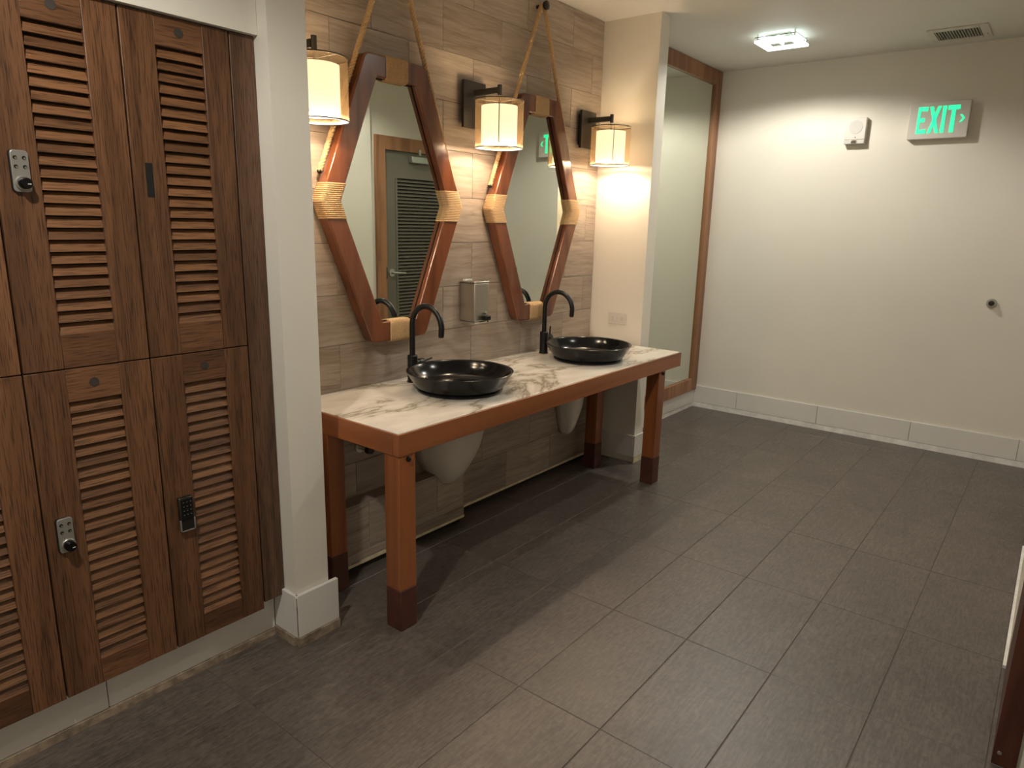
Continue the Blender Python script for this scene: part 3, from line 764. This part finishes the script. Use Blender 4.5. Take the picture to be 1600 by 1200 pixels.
ex = thing('exit_sign', (.012, -1.52, 2.094), 'white exit sign with lit green letters on the far wall', 'sign')
xs_ = -.040
obj('housing', B(xs_, .0115, -1.693, -1.352, 2.094, 2.322), MAT['white_plastic'], ex, bevel=.003)
def glyph(polys, y0, z0, sy, sz, name, lab):
    bm = bmesh.new()
    for poly in polys: prism(bm, poly, lambda a, b, d: Vector((d, y0-a*sy, z0+b*sz)), xs_-.0025, xs_-.0002)
    obj(name, bm, MAT['exit_green'], ex, label=lab)
zl, hl = 2.128, .165
E_ = [[(0, 0), (.28, 0), (.28, 1), (0, 1)], [(.28, 0), (1, 0), (.96, .17), (.28, .14)], [(.28, .43), (.78, .43), (.78, .58), (.28, .58)], [(.28, .86), (.96, .83), (1, 1), (.28, 1)]]
X_ = [[(0, 0), (.30, 0), (1, 1), (.70, 1)], [(.70, 0), (1, 0), (.30, 1), (0, 1)]]
I_ = [[(0, 0), (1, 0), (.9, .5), (1, 1), (0, 1), (.1, .5)]]
T_ = [[(.32, 0), (.68, 0), (.66, .84), (.34, .84)], [(0, .84), (1, .84), (1, 1), (0, 1)]]
C_ = [[(0, 1), (.45, 1), (1, .5), (.62, .5)], [(0, 0), (.62, .5), (1, .5), (.45, 0)]]
glyph(E_, -1.402, zl, .056, hl, 'letter', 'green letter E'); glyph(X_, -1.466, zl, .066, hl, 'letter', 'green letter X')
glyph(I_, -1.540, zl, .022, hl, 'letter', 'green letter I'); glyph(T_, -1.570, zl, .066, hl, 'letter', 'green letter T')
glyph(C_, -1.640, zl+.060, .030, .046, 'arrow', 'green right-pointing chevron')

al = thing('alarm_speaker', (.012, -1.026, 2.085), 'white alarm speaker with strobe beside the exit sign', 'alarm')
ap = obj('housing', B(-.036, .0115, -1.094, -.960, 2.112, 2.258), MAT['white_plastic'], al, bevel=.005)
obj('grille', tube(bmesh.new(), [(-.0362, -1.027, 2.196), (-.0385, -1.027, 2.196)], .045, 36), MAT['clear_plastic'], al, smooth=40)
st_ = obj('strobe', B(-.040, .0115, -1.094, -.960, 2.084, 2.1115), MAT['clear_plastic'], al, bevel=.004)
obj('strobe_bulb', B(-.047, -.0405, -1.044, -1.010, 2.087, 2.108), MAT['chrome'], st_, bevel=.003)
obj('indicator', tube(bmesh.new(), [(-.0362, -1.032, 2.128), (-.038, -1.032, 2.128)], .0035, 10), MAT['bronze'], al)

ds = thing('door_stop', (.012, -1.98, 1.03), 'small round metal door stop on the far wall', 'door stop')
obj('flange', tube(bmesh.new(), [(.0117, -1.98, 1.054), (.004, -1.98, 1.054), (-.004, -1.98, 1.054)], [.030, .030, .024], 28), MAT['silver_plate'], ds, smooth=40)
obj('bumper', tube(bmesh.new(), [(-.0035, -1.98, 1.054), (-.020, -1.98, 1.054), (-.028, -1.98, 1.054)], [.017, .016, .009], 24), MAT['bronze'], ds, smooth=40)

# ------------------------------------------------------------------ ceiling lights and vent
def ceiling_light(cx, cy, watts, label):
    t = thing('ceiling_light', (cx, cy, H-.05), label, 'ceiling light', 'square glass ceiling lights')
    s = .127
    obj('canopy', B(cx-.075, cx+.075, cy-.075, cy+.075, H-.008, H-.0005), MAT['white_plastic'], t, bevel=.002)
    obj('upper_pane', B(cx-s, cx+s, cy-s, cy+s, H-.024, H-.020), MAT['glass'], t)
    fr = obj('frosted_frame', B(cx-s, cx+s, cy-s, cy-s+.05, H-.052, H-.038), MAT['lit_frost'], t, bevel=.002)
    obj('frosted_bar', B(cx-s, cx+s, cy+s-.05, cy+s, H-.052, H-.038), MAT['lit_frost'], fr, bevel=.002)
    obj('frosted_bar', B(cx-s, cx-s+.05, cy-s+.0505, cy+s-.0505, H-.052, H-.038), MAT['lit_frost'], fr, bevel=.002)
    obj('frosted_bar', B(cx+s-.05, cx+s, cy-s+.0505, cy+s-.0505, H-.052, H-.038), MAT['lit_frost'], fr, bevel=.002)
    for ax in (-1, 1):
        for ay in (-1, 1):
            obj('post', tube(bmesh.new(), [(cx+ax*(s-.015), cy+ay*(s-.015), H-.037), (cx+ax*(s-.015), cy+ay*(s-.015), H-.0005)], .005, 10), MAT['chrome'], t, smooth=40)
    obj('lamp', tube(bmesh.new(), [(cx-.05, cy+.01, H-.034), (cx+.05, cy+.01, H-.034)], .007, 12), MAT['lit_tube'], t, smooth=40)
    ld_ = bpy.data.lights.new('ceiling_lamp', 'SPOT'); ld_.energy = watts; ld_.color = (1, .955, .86); ld_.shadow_soft_size = .04
    ld_.spot_size = math.radians(158); ld_.spot_blend = .35
    lo_ = bpy.data.objects.new('ceiling_lamp', ld_); link(lo_, t, (cx, cy, H-.056))
ceiling_light(-.79, -.715, CEIL_W, 'square layered glass ceiling light in front of the tall mirror')
ceiling_light(-2.05, -1.85, CEIL_FILL_W, 'added square glass fill light over the middle of the room, out of the picture')  # unseen fixture added to brighten the far wall and floor
ceiling_light(CEIL2_AT[0], CEIL2_AT[1], CEIL2_W, 'square layered glass ceiling light near the lockers, out of the picture')

vn = thing('ceiling_vent', (-.29, -1.605, H-.012), 'white ceiling air vent with grey slats near the exit sign', 'vent')
VX0, VX1, VY0, VY1 = -.45, -.13, -1.76, -1.45
for a in ((VX0, VX1, VY0, VY0+.045), (VX0, VX1, VY1-.032, VY1), (VX0, VX0+.05, VY0+.0455, VY1-.0325), (VX1-.05, VX1, VY0+.0455, VY1-.0325)):
    obj('frame', B(*a, H-.008, H-.0005), MAT['white_plastic'], vn, bevel=.0015)
obj('backing', B(VX0+.05, VX1-.05, VY0+.045, VY1-.032, H-.002, H-.0006), MAT['bronze'], vn)
ny = 16
for k in range(ny):
    y = VY0+.052+(VY1-.032-VY0-.059)*k/(ny-1)
    obj('slat', B(VX0+.0505, VX1-.0505, y-.0035, y+.0035, H-.007, H-.0025), MAT['zinc'], vn)
obj('latch', tube(bmesh.new(), [(VX1-.10, VY0+.02, H-.0085), (VX1-.10, VY0+.02, H-.010)], .004, 10), MAT['bronze'], vn)
